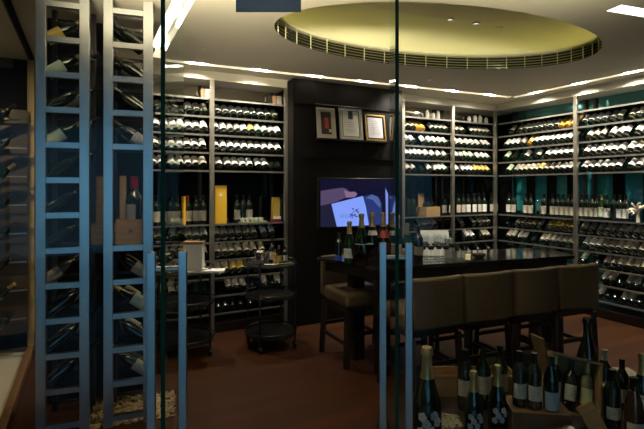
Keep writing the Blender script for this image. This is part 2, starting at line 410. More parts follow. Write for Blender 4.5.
def new_bottle(key):
    P = PROTO[key]
    if P[2] is None: P[2] = bottle(*P[0], **P[1]); return P[2]
    return copy_tree(P[2])
ORD = ['leftmost', 'second', 'third', 'fourth', 'fifth', 'sixth', 'seventh', 'eighth', 'ninth', 'tenth', 'eleventh', 'twelfth', 'thirteenth', 'fourteenth', 'fifteenth']
ROWN = {4: 'top', 3: 'second', 2: 'third', 1: 'fourth', -3: 'fifth', -4: 'sixth', -5: 'seventh', -6: 'eighth', -7: 'ninth'}
BAYN = dict(A='back rack beside ladder racks', B='back rack left of television', C='back rack right of television', D='far corner bay of back rack', E='far corner bay of right wall rack', G='right wall rack at photo edge')
TILT = math.radians(40)
def recline(bk, k, items):
    """items: list of (screen x of the label, type)"""
    o, rz, L = BAYS[bk]
    z = rz_(k)
    n = len(items)
    us = []
    for (x, t) in items:
        if bk in 'ABCD':
            u = onY(x, YB + .06).x - o.x
        else:
            u = (YB - .0) - onX(x, XR + .06).y - (YB - o.y)
        us.append(u)
    for i in range(1, n):
        if us[i] - us[i - 1] < .078: us[i] = us[i - 1] + .078
    if us[-1] > L - .065:
        us[-1] = L - .065
        for i in range(n - 2, -1, -1):
            if us[i + 1] - us[i] < .078: us[i] = us[i + 1] - .078
    for i, ((x, t), u) in enumerate(zip(items, us)):
        if u < .05: continue
        rm = Matrix.Rotation(rz, 4, 'Z')
        loc = o + rm @ Vector((u, .040, z + .030))
        if bk in FAR:
            FARL.append((t, Matrix.Translation(loc) @ rm @ Matrix.Rotation(-(PI / 2 - TILT), 4, 'X') @ Matrix.Rotation(random.uniform(-.25, .25), 4, 'Z'))); continue
        b = new_bottle(t)
        b.matrix_world = Matrix.Translation(loc) @ rm @ Matrix.Rotation(-(PI / 2 - TILT), 4, 'X') @ Matrix.Rotation(random.uniform(-.25, .25), 4, 'Z')
        b.name = 'wine_bottle'
        pos = ORD[i] if i == 0 else ORD[i] + ' from left'
        tag(b, f'{CN[t]} reclining bottle, {pos}, {ROWN[k]} row, {BAYN[bk]}', 'wine bottle', f'reclining wine bottles, {ROWN[k]} row, {BAYN[bk]}')
FAR = 'CDE'; FARL = []
def R(s):
    out = []
    for w in s.split(): out.append((float(w[:-1]), w[-1]))
    return out
ROWS = {
 ('A', 4): '158k 166k 174k 190w 197c 204c', ('A', 3): '156w 165w 171w 178w 189w 197w 205w', ('A', 2): '155c 163k 171c 179w 186w 192w 201w', ('A', 1): '153c 161w 172c 178w 185w 192c 200c',
 ('A', -3): '158c 166d 174c 190w 197w 204w', ('A', -4): '157d 166c 175d 196d 204c', ('A', -5): '160d 170c 180d 205c', ('A', -6): '163c 172c 181c 197d 204d', ('A', -7): '165d 173d 190d 198d 205d',
 ('B', 4): '218w 225w 233w 240w 247w 254w 261w 268c 275c', ('B', 3): '217w 224w 231k 239k 245w 252y 258g 266w 272w 279w', ('B', 2): '216w 223w 231w 238w 245w 252w 259w 265w 271w 278w',
 ('B', 1): '219w 228w 235w 243w 250w 261w 268w 275d 281d', ('B', -3): '217c 224c 231k 239c 247c 254c 264w 272w', ('B', -4): '217c 224c 231c 239c 247c 254c 262c', ('B', -5): '218c 226c 234y 241y 249c 256c 265c 272c 280c',
 ('B', -6): '229c 236c 242c 252d 265c 272d 280c', ('B', -7): '218d 225d 231d 240d 250d 266c 274c',
 ('C', 4): '408c 412c 417a 421a 435c 440c 443c 447c', ('C', 3): '408w 413w 424w 431w 436w 443w 448w', ('C', 2): '408w 412w 417w 422w 428w 434w 440w 446w', ('C', 1): '409k 414k 422d 430c 437w 442w 448g',
 ('C', -3): '408d 414d 421c 425c 430c 435c', ('C', -4): '409d 418d 426d 435d 444d', ('C', -5): '410d 424c 438d',
 ('D', 4): '458c 463c 473c 478c 483c 490c 494c', ('D', 3): '458w 463w 469w 474w 479w 488w 492w', ('D', 2): '458w 463w 468g 473g 480w 487w 492w', ('D', 1): '458w 468w 472w 476w 480y 484y 488y 493y',
 ('D', -3): '462k 474c 480c 486c 491c', ('D', -4): '464d 468w 473w 482d 488c 492c',  ('D', -5): '460d 468d 478d 488d',
 ('E', 4): '512k 520c 526w 531w 536w 541w 546w 551w 557w 563a 568a 573a', ('E', 3): '506w 511w 515w 522k 530a 535c 540w 544w 549w 556w 562w 567w 571w', ('E', 2): '506g 514d 526k 538k 547w 553w 559w 565w 571w',
 ('E', 1): '508g 516k 523c 528c 533c 538c 543y 548k 553k 558k 563w 568w 572w', ('E', -3): '508d 517k 523k 528k 533k 540k 550y 555y 561y 566y 571y', ('E', -4): '508c 512c 519k 524k 534d 542c 547c 552c 557k 563k 568k', ('E', -5): '512d 525d 540d 555d',
 ('G', 4): '585w 591w 598w 604w 613k 620c 632c 639c 646c', ('G', 3): '589k 594k 599k 612w 619c 626w 638w 644w', ('G', 2): '586w 592w 599w 607w 614w 620w 630w 636c 642w', ('G', 1): '584w 590w 597w 604w 611w 617w 631w 639w 647w',
 ('G', -3): '583c 591k 600k 607c 614k 620c 627c 634c 640c', ('G', -4): '585w 591w 598w 604k 610k 617c 626c 633k 640c', ('G', -5): '583g 598d 606k 612k 620c 628c 635c 642c', ('G', -6): '604c 611c 620d 629k 635k 643d', ('G', -7): '600k 608d 614d 624k 630k 638d 645d',
}
for (bk, k), s in ROWS.items(): recline(bk, k, R(s))
fb = bmesh.new(); fm = []
for t, M in FARL:
    b = new_bottle(t) if PROTO[t][2] is None else PROTO[t][2]
    for o in [b] + list(b.children):
        m = o.data.materials[0]
        if m not in fm: fm.append(m)
        me = o.data.copy(); me.transform(M)
        for p in me.polygons: p.material_index = fm.index(m)
        fb.from_mesh(me); bpy.data.meshes.remove(me)
me = bpy.data.meshes.new('wine_bottles'); fb.to_mesh(me); fb.free()
for m in fm: me.materials.append(m)
fo = bpy.data.objects.new('wine_bottles', me); COL.objects.link(fo)
tag(fo, 'rows of small reclining bottles in the far racks right of television and in the corner', 'wine bottles', kind='stuff')

# ------------------------------------------------------------------ display shelf between the rows
ZD = rz_(-2) - .005
def stand(key, loc, label, s=1.0, rz=0, group='bottles standing on the display shelf', tilt=None, name=None):
    b = new_bottle(key); b.location = loc; b.rotation_euler = tilt if tilt else (0, 0, rz); b.scale = (s, s, s)
    b.name = name or b.name.split('.')[0]
    tag(b, label, 'wine bottle' if key != 'champ' else 'champagne bottle', group); return b
# (screen x, type, depth)
DISP_B = {
 'A': ('156c 163k 171c 177c 188r 196k 203k', 'back rack beside ladder racks'),
 'B': ('237k 243d 249k 281d', 'back rack left of television'),
 'C': ('408d 413d 444k 451c', 'back rack right of television'),
 'D': ('458c 463c 468w 474w 479c 484w 491c 495c', 'far corner bay of back rack'),
}
cnt = 0
for bk, (s, nm) in DISP_B.items():
    for i, (x, t) in enumerate(R(s)):
        p = onY(x, YB + .13); p.z = ZD
        stand(t, p, f'{CN[t]} bottle standing {ORD[i]} from left on display shelf, {nm}'.replace('standing leftmost from left', 'standing leftmost'), rz=random.uniform(-.2, .2))
DISP_R = {'E': ('504w 509w 514c 526c 531c 544c 553c 558c 563c 568c 573c', 'far corner bay of right wall rack'),
          'G': ('582c 587c 592c 597c 602g 607w 614d 620w 626w', 'right wall rack at photo edge')}
for bk, (s, nm) in DISP_R.items():
    for i, (x, t) in enumerate(R(s)):
        p = onX(x, XR + .12); p.z = ZD
        if p.y > YB - .07: continue
        stand(t, p, f'{CN[t]} bottle standing {ORD[i]} from left on display shelf, {nm}'.replace('standing leftmost from left', 'standing leftmost'), rz=-PI / 2 + random.uniform(-.1, .1))
def box_obj(name, label, cat, p, d, m, rz=0, **k):
    o = MB().box((0, 0, d[2] / 2), d).build(name, m, loc=p, rot=(0, 0, rz), bevel=.002); tag(o, label, cat, **k); return o
def crate(name, label, loc, d, m, rz=0, t=.012, rot=None, cat='wooden crate', lid=None):
    """open-topped crate: floor and four sides"""
    e = empty(name, loc, rz, label, cat)
    if rot: e.rotation_euler = rot
    w, dp, h = d
    MB().box((0, 0, t / 2), (w, dp, t)).build('base_board', m, e)
    for s_ in (-1, 1):
        MB().box((0, s_ * (dp / 2 - t / 2), h / 2 + t / 2), (w, t, h - t)).build('side_board', m, e)
        MB().box((s_ * (w / 2 - t / 2), 0, h / 2 + t / 2), (t, dp - 2 * t, h - t)).build('end_board', m, e)
    return e
# yellow champagne gift box, small gold box, white plates
p = onY(219.7, YB + .08); p.z = ZD
yb = empty('gift_box', p, 0, 'tall yellow champagne gift box on the display shelf beside the rack post', 'gift box')
MB().box((0, 0, .2), (.125, .10, .40)).build('carton', mat('yellow_carton', (.80, .46, .03), .5), yb, bevel=.003)
MB().lathe([(0, 0), (.016, 0), (.016, .001), (0, .001)], 16, M=Matrix.Translation((0, -.0505, .30)) @ Matrix.Rotation(PI / 2, 4, 'X')).build('round_emblem', M_white, yb)
p = onY(183.5, YB + .10); p.z = ZD
box_obj('gift_box', 'slim yellow gift box between standing bottles beside ladder racks', 'gift box', p, (.03, .09, .29), MATS['yellow_carton'])
p = onY(275.5, YB + .10); p.z = ZD
gb = empty('gift_box', p, 0, 'small gold bottle carton in a white and red base, left of television', 'gift box')
MB().box((0, 0, .15), (.075, .07, .24)).build('carton', mat('gold_carton', (.55, .36, .06), .4, .3), gb)
MB().box((0, 0, .015), (.10, .09, .03)).build('base', MATS['red_foil'], gb); MB().box((0, -.046, .045), (.09, .004, .028)).build('base_band', M_white, gb)
p = onY(254, YB + .05); p.z = ZD
tr = empty('glass_tray', p, 0, 'pale tray of small white bowls on display shelf left of television', 'tray')
MB().box((-.01, .02, .006), (.30, .11, .012)).build('tray_board', mat('tray_green', (.35, .38, .22), .3), tr)
for i, x in enumerate((-.13, -.07, -.02, .03, .08)):
    p = onY(254, YB + .05) + Vector((x, .0, 0)); p.z = ZD + .0125
    o = MB().lathe([(0, .002), (.012, 0), (.024, .018), (.028, .04), (.025, .04), (.02, .02), (0, .008)], 14).build('small_bowl', M_white, loc=p, smooth=True)
    tag(o, f'{ORD[i]} small white bowl on the pale tray' if i else 'leftmost small white bowl on the pale tray', 'bowl', 'small white bowls on tray')
# cigar-style wooden box with lid open and bottles in it
p = onY(428.3, YB + .10); p.z = ZD
wc = crate('wooden_wine_case', 'pale wooden wine case with raised lid on display shelf right of television', p, (.235, .20, .125), M_crate2, 0)
MB().box((-.04, .105, .19), (.10, .012, .22)).build('lid', M_crate, wc)
for i, (dx, a) in enumerate(((-.065, -.25), (.0, .30), (.07, .12))):
    stand(['c', 'k', 'w'][i], p + Vector((dx, .0, .0135)), f'{["left", "middle", "right"][i]} bottle sticking up out of the pale wooden wine case', s=.72, rz=0, group='bottles in the wooden case')
# decanter on right wall display and antler-like sculpture
p = onX(537.5, XR + .08); p.z = ZD
dc = MB().lathe([(0, 0), (.035, 0), (.055, .03), (.06, .07), (.03, .13), (.018, .17), (.02, .20), (.032, .215)], 18).build('glass_decanter', M_glassware, loc=p, smooth=True)
tag(dc, 'round clear glass decanter standing among bottles on the far corner display shelf', 'decanter')
p = onX(638, XR + .10); p.z = ZD
sp = empty('flower_sculpture', p, 0, 'pale twisted flower-like sculpture at right edge of the display shelf', 'sculpture')
M_shell = mat('ivory_ceramic', (.62, .52, .40), .35)
rs = random.Random(5)
for i in range(11):
    a = i * 2.39; el = rs.uniform(.1, 1.2); r = .055 + rs.random() * .05
    mb = MB(); q0 = Vector((0, 0, .12)); 
    for k in range(4):
        q1 = q0 + Vector((math.cos(a + k * .5) * math.cos(el), math.sin(a + k * .5) * math.cos(el), math.sin(el - .35 * k))) * r * .5
        mb.bar(q0, q1, .014 - k * .002, 6, .012 - k * .002); q0 = q1
    mb.build('petal', M_shell, sp, smooth=True)
MB().bar((0, 0, 0), (0, 0, .13), .02, 10, .012).build('stem', M_shell, sp)
# boxes on the top shelf
for i, (x, w, m) in enumerate(((269.5, .05, M_dwood), (273.5, .05, M_crate), (278.5, .05, M_gray), (282.5, .05, M_dwood), (203, .05, M_crate), (207.5, .06, M_white))):
    p = onY(x, YB + .10); p.z = rz_(5) - .005
    box_obj('small_carton', f'small upright carton on top shelf of back rack, {["first","second","third","fourth"][i] + " from left beside television wall" if i < 4 else ["left one", "right one"][i-4] + " beside second post"}', 'carton', p, (w, .06, .11), m, group='cartons on the top shelf')
for i, (x, h) in enumerate(((427, .13), (433, .10), (438, .13), (469, .10), (475, .12), (480, .13), (486, .11))):
    p = onY(x, YB + .12); p.z = rz_(5) - .005
    o = MB().lathe([(0, 0), (.03, 0), (.03, h * .8), (.018, h * .9), (.018, h), (0, h)], 12).build('glass_jar', mat('frosted_jar', (.45, .42, .34), .2), loc=p, smooth=True)
    tag(o, f'{ORD[i]} frosted jar on the top shelf of back rack right of television', 'jar', 'frosted jars on top shelf')

# ------------------------------------------------------------------ television wall
TY = 4.50
struct('wall_tv', MB().box(((X2 + .0 + 3.44) / 2, (TY + 5.06) / 2, 1.345), (3.44 - X2 - .02, 5.06 - TY, 2.68)), M_wallb)
struct('trim_3', MB().box(((X2 + 3.44) / 2, TY - .008, 2.50), (3.44 - X2 - .06, .016, .16)).box(((X2 + 3.44) / 2, TY - .008, 1.84), (3.44 - X2 - .25, .016, .015)), M_wallb)
TV = empty('television', (2.747, TY, 1.33), 0, 'wall mounted flat television showing hands holding a blue lit bottle', 'television')
TW, TH = .93, .525
MB().box((0, -.025, 0), (TW + .04, .05, TH + .04)).build('bezel', M_dark, TV, bevel=.004)
scn = MB().box((0, -.052, 0), (TW, .003, TH)).build('screen', mat('screen_black', (.004, .004, .012), .3, emit=(.01, .01, .06), es=.35), TV)
def tvp(x, y):
    p = onY(x, TY - .057, y); return (p.x - 2.747, p.z - 1.33)
def tvpoly(pts, m, d, name='picture_area'):
    mb = MB(); P = [tvp(*q) for q in pts]; P = [(max(-TW / 2, min(TW / 2, a)), max(-TH / 2, min(TH / 2, b))) for a, b in P]
    A = [mb.b.verts.new((a, -.0545 - d, b)) for a, b in P]; B = [mb.b.verts.new((a, -.0535, b)) for a, b in P]
    mb.b.faces.new(A); mb.b.faces.new(B[::-1])
    for i in range(len(P)): j = (i + 1) % len(P); mb.b.faces.new((A[i], A[j], B[j], B[i]))
    mb.build(name, m, scn)
def em(name, c, s=1): return mat(name, (0, 0, 0), .5, emit=c, es=s, spec=.2)
tvpoly([(320, 191), (327, 190), (343, 187.5), (347, 189), (350, 192), (355, 192), (357, 195), (354, 197.5), (345, 198), (336, 202), (320, 206)], em('tv_sleeve', (.085, .06, .13)), .0002, 'hand_shape')
tvpoly([(344, 190), (349, 192), (355, 191.6), (357.5, 194), (355, 197), (346, 197.5)], em('tv_hand', (.24, .14, .25)), .0006, 'fingers_shape')
tvpoly([(320, 207), (332, 203), (337, 227), (320, 227)], em('tv_bottle_base', (.012, .013, .035)), .0003, 'bottle_base_shape')
tvpoly([(363, 196.5), (372, 194), (379, 197), (382, 204), (382, 218), (380, 227), (369, 227)], em('tv_bottle', (.02, .035, .16)), .0003, 'bottle_shape')
tvpoly([(372, 194.5), (378, 197), (381, 204), (380, 208), (373, 200), (366, 198)], em('tv_bottle_lit', (.07, .12, .34)), .0006, 'bottle_highlight')
tvpoly([(331.5, 204), (363, 196), (366, 207), (369, 227), (337, 227)], em('tv_label', (.22, .34, .95)), .0006, 'bottle_label_shape')
tvpoly([(385.6, 188), (388.2, 194), (388.2, 227), (386.3, 227)], em('tv_edge', (.20, .28, .75)), .0004, 'bright_margin')
rs = random.Random(3)
for i in range(26):
    x = 350 + rs.random() * 10; y = 209 + rs.random() * 9 - (x - 350) * .12; s = .5 + rs.random() * .6
    tvpoly([(x, y - s), (x + s, y), (x, y + s), (x - s, y)], em('tv_ink', (.03, .03, .16)), .001, 'emblem_speck')
for i in range(6):
    x = 340 + i * 1.6; tvpoly([(x, 214), (x + .5, 214), (x + .8, 218), (x + .2, 218)], em('tv_ink2', (.12, .2, .6)), .001, 'emblem_speck')

# picture ledge, picture light and three framed certificates
lz = onY(350, TY - .05, 139.5).z
tag(MB().box((2.72, TY - .036, lz - .012), (.95, .07, .02)).build('picture_ledge', M_dark), 'thin black ledge under the three framed certificates', 'shelf')
tag(MB().bar((2.22, TY - .05, 2.415), (2.98, TY - .05, 2.415), .011, 10).bar((2.45, TY - .05, 2.415), (2.45, TY, 2.43), .006).bar((2.8, TY - .05, 2.415), (2.8, TY, 2.43), .006).build('picture_light', M_dark), 'slim dark bar above the three framed certificates', 'picture light')
def frame(x0, x1, ytop, m, inner, label, kind):
    a = onY(x0, TY - .055); b = onY(x1, TY - .055); w = b.x - a.x; cx = (a.x + b.x) / 2
    h = onY((x0 + x1) / 2, TY - .03, ytop).z - lz
    e = empty('framed_certificate', (cx, TY - .060, lz - .001), 0, label, 'picture frame'); e.rotation_euler = (-math.atan2(.052, h) * .85, 0, 0)
    t = .024 if kind != 3 else .018
    for nm, c, d in (('frame_bar', (0, 0, t / 2), (w, .018, t)), ('frame_bar', (0, 0, h - t / 2), (w, .018, t)), ('frame_bar', (-w / 2 + t / 2, 0, h / 2), (t, .018, h - 2 * t)), ('frame_bar', (w / 2 - t / 2, 0, h / 2), (t, .018, h - 2 * t))):
        MB().box(c, d).build(nm, m, e)
    MB().box((0, .003, h / 2), (w - 2 * t, .006, h - 2 * t)).build('mat_board', inner, e)
    def rect(cx_, cz, w_, h_, mm, nm, y=-.001): MB().box((cx_ * w, y, cz * h), (w_ * w, .002, h_ * h)).build(nm, mm, e)
    if kind == 1:
        rect(0, .5, .55, .74, mat('photo_dark', (.03, .02, .02), .4), 'photograph'); rect(.02, .5, .2, .36, mat('photo_red', (.35, .05, .02), .4), 'red_bottle_image', -.0025); rect(.2, .25, .14, .1, M_cream, 'seal', -.0025)
    if kind == 2:
        for c in (-.36, .36): rect(c, .48, .018, .78, M_black, 'border_line')
        for c in (.09, .87): rect(0, c, .74, .015, M_black, 'border_line')
        rect(0, .74, .2, .24, mat('photo_grey', (.08, .08, .08), .4), 'crest_panel')
        for i, c in enumerate((.52, .46, .40, .30, .24)): rect(0, c, .4 - .05 * (i % 3), .008, M_gray, 'text_line')
    if kind == 3:
        for c in (-.40, .40): rect(c, .5, .06, .86, M_black, 'border_line')
        for c in (.08, .92): rect(0, c, .86, .06, M_black, 'border_line')
        for i in range(7): rect(0, .75 - i * .08, .45 - .06 * (i % 2), .008, M_gray, 'text_line')
M_paper = mat('certificate_paper', (.82, .78, .66), .6)
frame(317.5, 336, 107.5, M_silver, M_cream, 'silver framed dark photograph with red bottle, leftmost of three frames', 1)
frame(340, 362.8, 106.5, M_silver, M_paper, 'large silver framed certificate, middle of the three frames', 2)
frame(366, 386, 114.5, M_gold, mat('certificate_lilac', (.62, .58, .60), .6), 'gold framed certificate, rightmost of the three frames', 3)

# ------------------------------------------------------------------ bar table
def RZ(dr, dz):                      # heading of a (right, forward) direction in room terms
    v = BX * dr + AX * dz; return math.atan2(v.y, v.x)
TZ = .89
quad = [W(.445, 3.495), W(2.29, 4.12), W(2.30, 4.70), W(-.044, 4.02)]
tb = empty('bar_table', W(1.2, 4.1), 0, 'long glossy black bar table in the middle of the cellar', 'table')
c0 = W(1.2, 4.1)
def loc2(q): return [(p.x - c0.x, p.y - c0.y) for p in q]
MB().prism(loc2(quad), TZ - .03, TZ).build('tabletop', M_table, tb, bevel=.003)
def inset(q, d):
    c = sum(q, Vector()) / len(q); return [p + (c - p).normalized() * d for p in q]
q2 = inset(quad, .09); ap = MB()
for i in range(4):
    a, b = q2[i] - c0, q2[(i + 1) % 4] - c0; ap.beam((a.x, a.y, TZ - .075), (b.x, b.y, TZ - .075), .03, .088)
ap.build('apron', M_dark, tb)
for (r, Z) in ((.50, 3.68), (2.12, 4.22), (2.15, 4.55), (.30, 4.02)):
    p = W(r, Z) - c0; MB().box((p.x, p.y, (TZ - .03) / 2), (.11, .11, TZ - .03), rz=0).build('leg', M_dark, tb)

# bar stools
def make_stool():
    e = empty('bar_stool', (0, 0, 0), 0)
    w, d = .44, .42
    b = MB(); n = 10                                   # softly curved padded back
    prof = []
    for i in range(n + 1):
        u = -w / 2 + w * i / n; cv = .035 * (1 - (2 * u / w) ** 2); prof.append((u, -cv))
    pts = prof + [(u, y + .065) for u, y in prof[::-1]]
    b.prism(pts, .53, .88); o = b.build('backrest', M_seat, e, smooth=True, bevel=.018)
    MB().box((0, .065 + d / 2, .565), (w, d, .13)).build('seat', M_seat, e, bevel=.035, smooth=True)
    MB().box((0, .04 + d / 2, .485), (w - .03, d, .04)).build('seat_frame', M_dwood, e)
    for sx in (-1, 1):
        for yy in (.03, .03 + d):
            MB().beam((sx * (w / 2 - .03), yy, .475), (sx * (w / 2 - .015), yy + (.01 if yy > .1 else -.02), 0.002), .04, .04).build('leg', M_dwood, e)
    for sx in (-1, 1): MB().beam((sx * (w / 2 - .022), .03, .2), (sx * (w / 2 - .022), .03 + d, .2), .022, .03).build('stretcher', M_dwood, e)
    for yy in (.028, .032 + d): MB().beam((-w / 2 + .03, yy, .27), (w / 2 - .03, yy, .27), .022, .03).build('stretcher', M_dwood, e)
    return e
s0 = make_stool(); rdir = Vector((1.703, .69)).normalized(); ang = RZ(rdir.x, rdir.y)
for i in range(4):
    s = s0 if i == 0 else copy_tree(s0); t = .23 + .46 * i
    s.location = W(.594 + rdir.x * t, 3.07 + rdir.y * t); s.rotation_euler = (0, 0, ang)
    tag(s, ['tan leather bar stool seen from behind, first right of the door', 'tan leather bar stool seen from behind, second from the door', 'tan leather bar stool seen from behind, third from the door', 'tan leather bar stool seen from behind, rightmost of the row'][i], 'bar stool', 'bar stools along the near side of the table')
s = copy_tree(s0); s.location = W(.178, 4.27); s.rotation_euler = (0, 0, RZ(.89, .45) + PI)
tag(s, 'tan leather bar stool facing us under the left end of table', 'bar stool', 'bar stools on the far side')
s = copy_tree(s0); s.location = W(.70, 4.47); s.rotation_euler = (0, 0, RZ(.947, .32) + PI)
tag(s, 'tan leather bar stool facing us, hidden behind the right door handle', 'bar stool', 'bar stools on the far side')

# ------------------------------------------------------------------ things on the table
def T(x, Z): return W((x - CX) / F * Z, Z, TZ + .001)
GT = 'champagne bottles around the black bucket'
# crumpled black bucket
p = T(364, 3.68); bk_ = empty('wine_cooler', p, 0, 'wide shiny black wine cooler bowl on the left end of the table', 'wine cooler')
mb = MB(); n = 28; P = [(.095, 0), (.115, .02), (.128, .07), (.138, .13), (.135, .165), (.128, .165), (.12, .10), (.10, .03), (0, .02)]
mb.lathe(P, n); 
for v in mb.b.verts:
    r = math.hypot(v.co.x, v.co.y)
    if r > .05: a = math.atan2(v.co.y, v.co.x); k = 1 + .05 * math.sin(a * 7 + v.co.z * 30) * min(1, v.co.z / .05); v.co.x *= k; v.co.y *= k
mb.build('bowl', mat('black_chrome', (.10, .10, .10), .10, 1.0), bk_, smooth=True)
def champ(name, x, Z, s, lm, gm, zoff, label, cm=None, neck=None, tilt=(0, 0)):
    pr = bottle('champagne_bottle', CHAM, gm, lm, cm or M_capg, lab=(.05, .12), capz=.225, s=s, neck=neck)
    p = T(x, Z); p.z += zoff; pr.location = p; pr.rotation_euler = (tilt[0], tilt[1], CAMROT)
    tag(pr, label, 'champagne bottle', GT); return pr
M_wht2 = mat('plain_white_label', (.75, .72, .65), .6); M_redl = mat('red_label', (.28, .02, .03), .5)
champ('c', 349.5, 3.64, 1.08, M_wht2, M_green, 0, 'gold-necked champagne bottle with white label, left of black wine cooler')
champ('c', 361.5, 3.79, 1.25, M_wht2, M_green, .0, 'gold-necked champagne bottle behind cooler with oval cream label, second from left', neck=None)
champ('c', 372.2, 3.83, 1.27, M_wht2, M_bottle, .0, 'gold-foiled champagne bottle behind the right side of the cooler', neck=(.17, .20, M_wht2))
champ('c', 383.5, 3.86, 1.27, M_redl, M_bottle, .0, 'champagne bottle with red label just left of door handle', neck=(.15, .20, M_redl))
champ('c', 397, 3.80, 1.22, M_wht2, M_green, .0, 'gold-topped green bottle seen through the glass door edge', cm=M_silver)
champ('c', 407, 3.72, 1.02, M_wht2, M_green, .0, 'gold-foiled bottle standing behind the right door handle')
b = bottle('wine_bottle', BORD, M_bottle, M_gray, M_capk, lab=(.06, .13), s=1.0); b.location = T(418.5, 3.74); b.rotation_euler = (0, 0, CAMROT)
tag(b, 'dark wine bottle with grey label right of the right door handle', 'wine bottle')
b = bottle('wine_bottle', BORD, M_bottle, mat('blue_label', (.05, .10, .55), .4), M_capk, lab=(.01, .06), s=.78); b.location = T(338.8, 3.80); b.rotation_euler = (0, 0, CAMROT)
tag(b, 'small dark bottle with bright blue band, leftmost on the table', 'wine bottle')
# glassware
M_lit = mat('white_menu_card', (.80, .78, .70), .6)
p = T(448, 3.97); tag(MB().box((0, 0, .085), (.065, .02, .17)).build('menu_card', M_lit, loc=p, rot=(0, 0, CAMROT)), 'small upright white card right of the wine glasses', 'card')
p = T(437, 4.06); tag(MB().box((0, 0, .13), (.27, .012, .25)).build('white_menu_board', M_lit, loc=p, rot=(-.55, 0, CAMROT)), 'leaning pale menu board standing behind the cluster of wine glasses', 'menu board')  # pale board added in place of a bright reflection
GL = [(0, .001), (.032, .001), (.032, .003), (.006, .010), (.0045, .07), (.006, .085), (.026, .105), (.036, .135), (.034, .175), (.029, .205)]
g0 = None
gl_spots = [(423, 3.78), (427, 3.90), (431, 3.76), (435, 3.92), (439, 3.80), (443, 3.95), (446, 3.78), (425, 4.02), (437, 4.03), (452, 3.90)]
GN = ['front left', 'second row left', 'front, second from left', 'second row middle', 'front middle', 'second row right', 'front right', 'back left', 'back middle', 'far right, beside white card']
for i, (x, Z) in enumerate(gl_spots):
    if g0 is None:
        g0 = MB().lathe(GL, 16).build('wine_glass', M_glassware, smooth=True); g = g0
        MB().lathe([(.0, .10), (.020, .10), (.032, .132), (0, .132)], 14).build('wine', mat('red_wine', (.02, .004, .006), .05), g, smooth=True)
    else: g = copy_tree(g0)
    g.location = T(x, Z); g.rotation_euler = (0, 0, i * .3)
    tag(g, f'stemmed glass with dark wine, {GN[i]} of the glass cluster', 'wine glass', 'wine glasses on the table')
p = T(461, 3.95)
tag(MB().lathe([(0, .001), (.045, .001), (.052, .02), (.04, .07), (.015, .11), (.012, .19), (.022, .215)], 18).build('glass_decanter', M_glassware, loc=p, rot=(0, .15, 0), smooth=True), 'leaning clear glass decanter on the table right of the white card', 'decanter')
p = T(468, 3.80)
cg = tag(MB().lathe([(0, .001), (.026, .001), (.028, .075), (.024, .075), (.022, .01), (0, .01)], 16).build('candle_holder', M_glassware, loc=p, smooth=True), 'small glass candle holder with lit cream candle on the table', 'candle')
MB().lathe([(0, .012), (.0205, .012), (.0205, .055), (0, .055)], 14).build('candle_wax', mat('lit_wax', (.8, .7, .45), .5, emit=(1, .75, .35), es=.5), cg)
p = T(479, 3.98)
tag(MB().lathe([(0, .001), (.04, .001), (.058, .02), (.062, .035), (.056, .035), (.045, .02), (0, .012)], 20).build('brown_dish', mat('brown_ceramic', (.06, .025, .015), .2), loc=p, smooth=True), 'low round brown dish on the table right of the candle', 'dish')

# ------------------------------------------------------------------ trolleys in front of the left wall racks
def trolley(loc, r, h, label):
    e = empty('drinks_trolley', loc, 0, label, 'trolley')
    for z, nm in ((h, 'top_tray'), (h * .62, 'middle_tray'), (.13, 'lower_tray')):
        MB().lathe([(0, z - .012), (r, z - .012), (r, z), (0, z)], 32).build(nm, M_dark, e, smooth=True)
        MB().torus((0, 0, z + .03), r, .006, 32).build('guard_rail', M_chrome if z == h else M_dark, e, smooth=True)
    for k in range(4):
        a = PI / 4 + k * PI / 2; x, y = r * math.cos(a), r * math.sin(a)
        MB().bar((x, y, .06), (x, y, h + .035), .010, 8).build('post', M_dark, e)
        MB().bar((x - .012, y, .031), (x + .012, y, .031), .03, 12).build('caster', M_dark, e)
    return e
tr1 = W(-.545, 4.12); tr2 = W(-.50, 4.33)
tl = W((184 - CX) / F * 4.15, 4.15); trolley(tl, .27, .75, 'round black drinks trolley behind the left door handle')
t2 = W((271 - CX) / F * 4.35, 4.35); trolley(t2, .245, .78, 'round black drinks trolley left of the television wall')
p = at(194, 269, 4.05); p.z = .752
mp = empty('menu_box', p, CAMROT, 'white box with brown lid edge on left trolley, beside the door handle', 'box')
MB().box((0, 0, .125), (.165, .09, .25)).build('carton', M_lit, mp, bevel=.002); MB().box((0, 0, .262), (.175, .095, .022)).build('lid', M_crate, mp)
p = at(212, 269, 4.05); p.z = .752; p2 = p + BX * .0
ob = empty('open_book', p, CAMROT + .1, 'white open book lying on the right side of the left trolley', 'book')
MB().box((-.05, 0, .012), (.10, .14, .024)).build('left_page_block', M_lit, ob, bevel=.003); MB().box((.055, 0, .010), (.11, .14, .020)).build('right_page_block', M_lit, ob, bevel=.003)
for i, (x, Z, s, t) in enumerate(((157, 4.05, .62, 'c'), (164, 4.22, .7, 'd'), (170, 4.06, .6, 'k'), (176, 4.25, .65, 'c'))):
    p = at(x, 260, Z); p.z = .751
    stand(t, p, f'{ORD[i]} short bottle on left trolley' + (' from left' if i else '') + ', seen through the open glass door', s=s, group='small bottles on the left trolley')
for i, (x, Z, y0) in enumerate(((160, 4.1, 0), (173, 4.16, 0), (178, 4.1, 0))):
    g = copy_tree(g0); p = at(x, 260, Z - .06); p.z = .751; g.location = p; g.scale = (.7, .7, .6)
    tag(g, f'{["left", "middle", "right"][i]} small wine glass standing on the left trolley', 'wine glass', 'glasses on the left trolley')
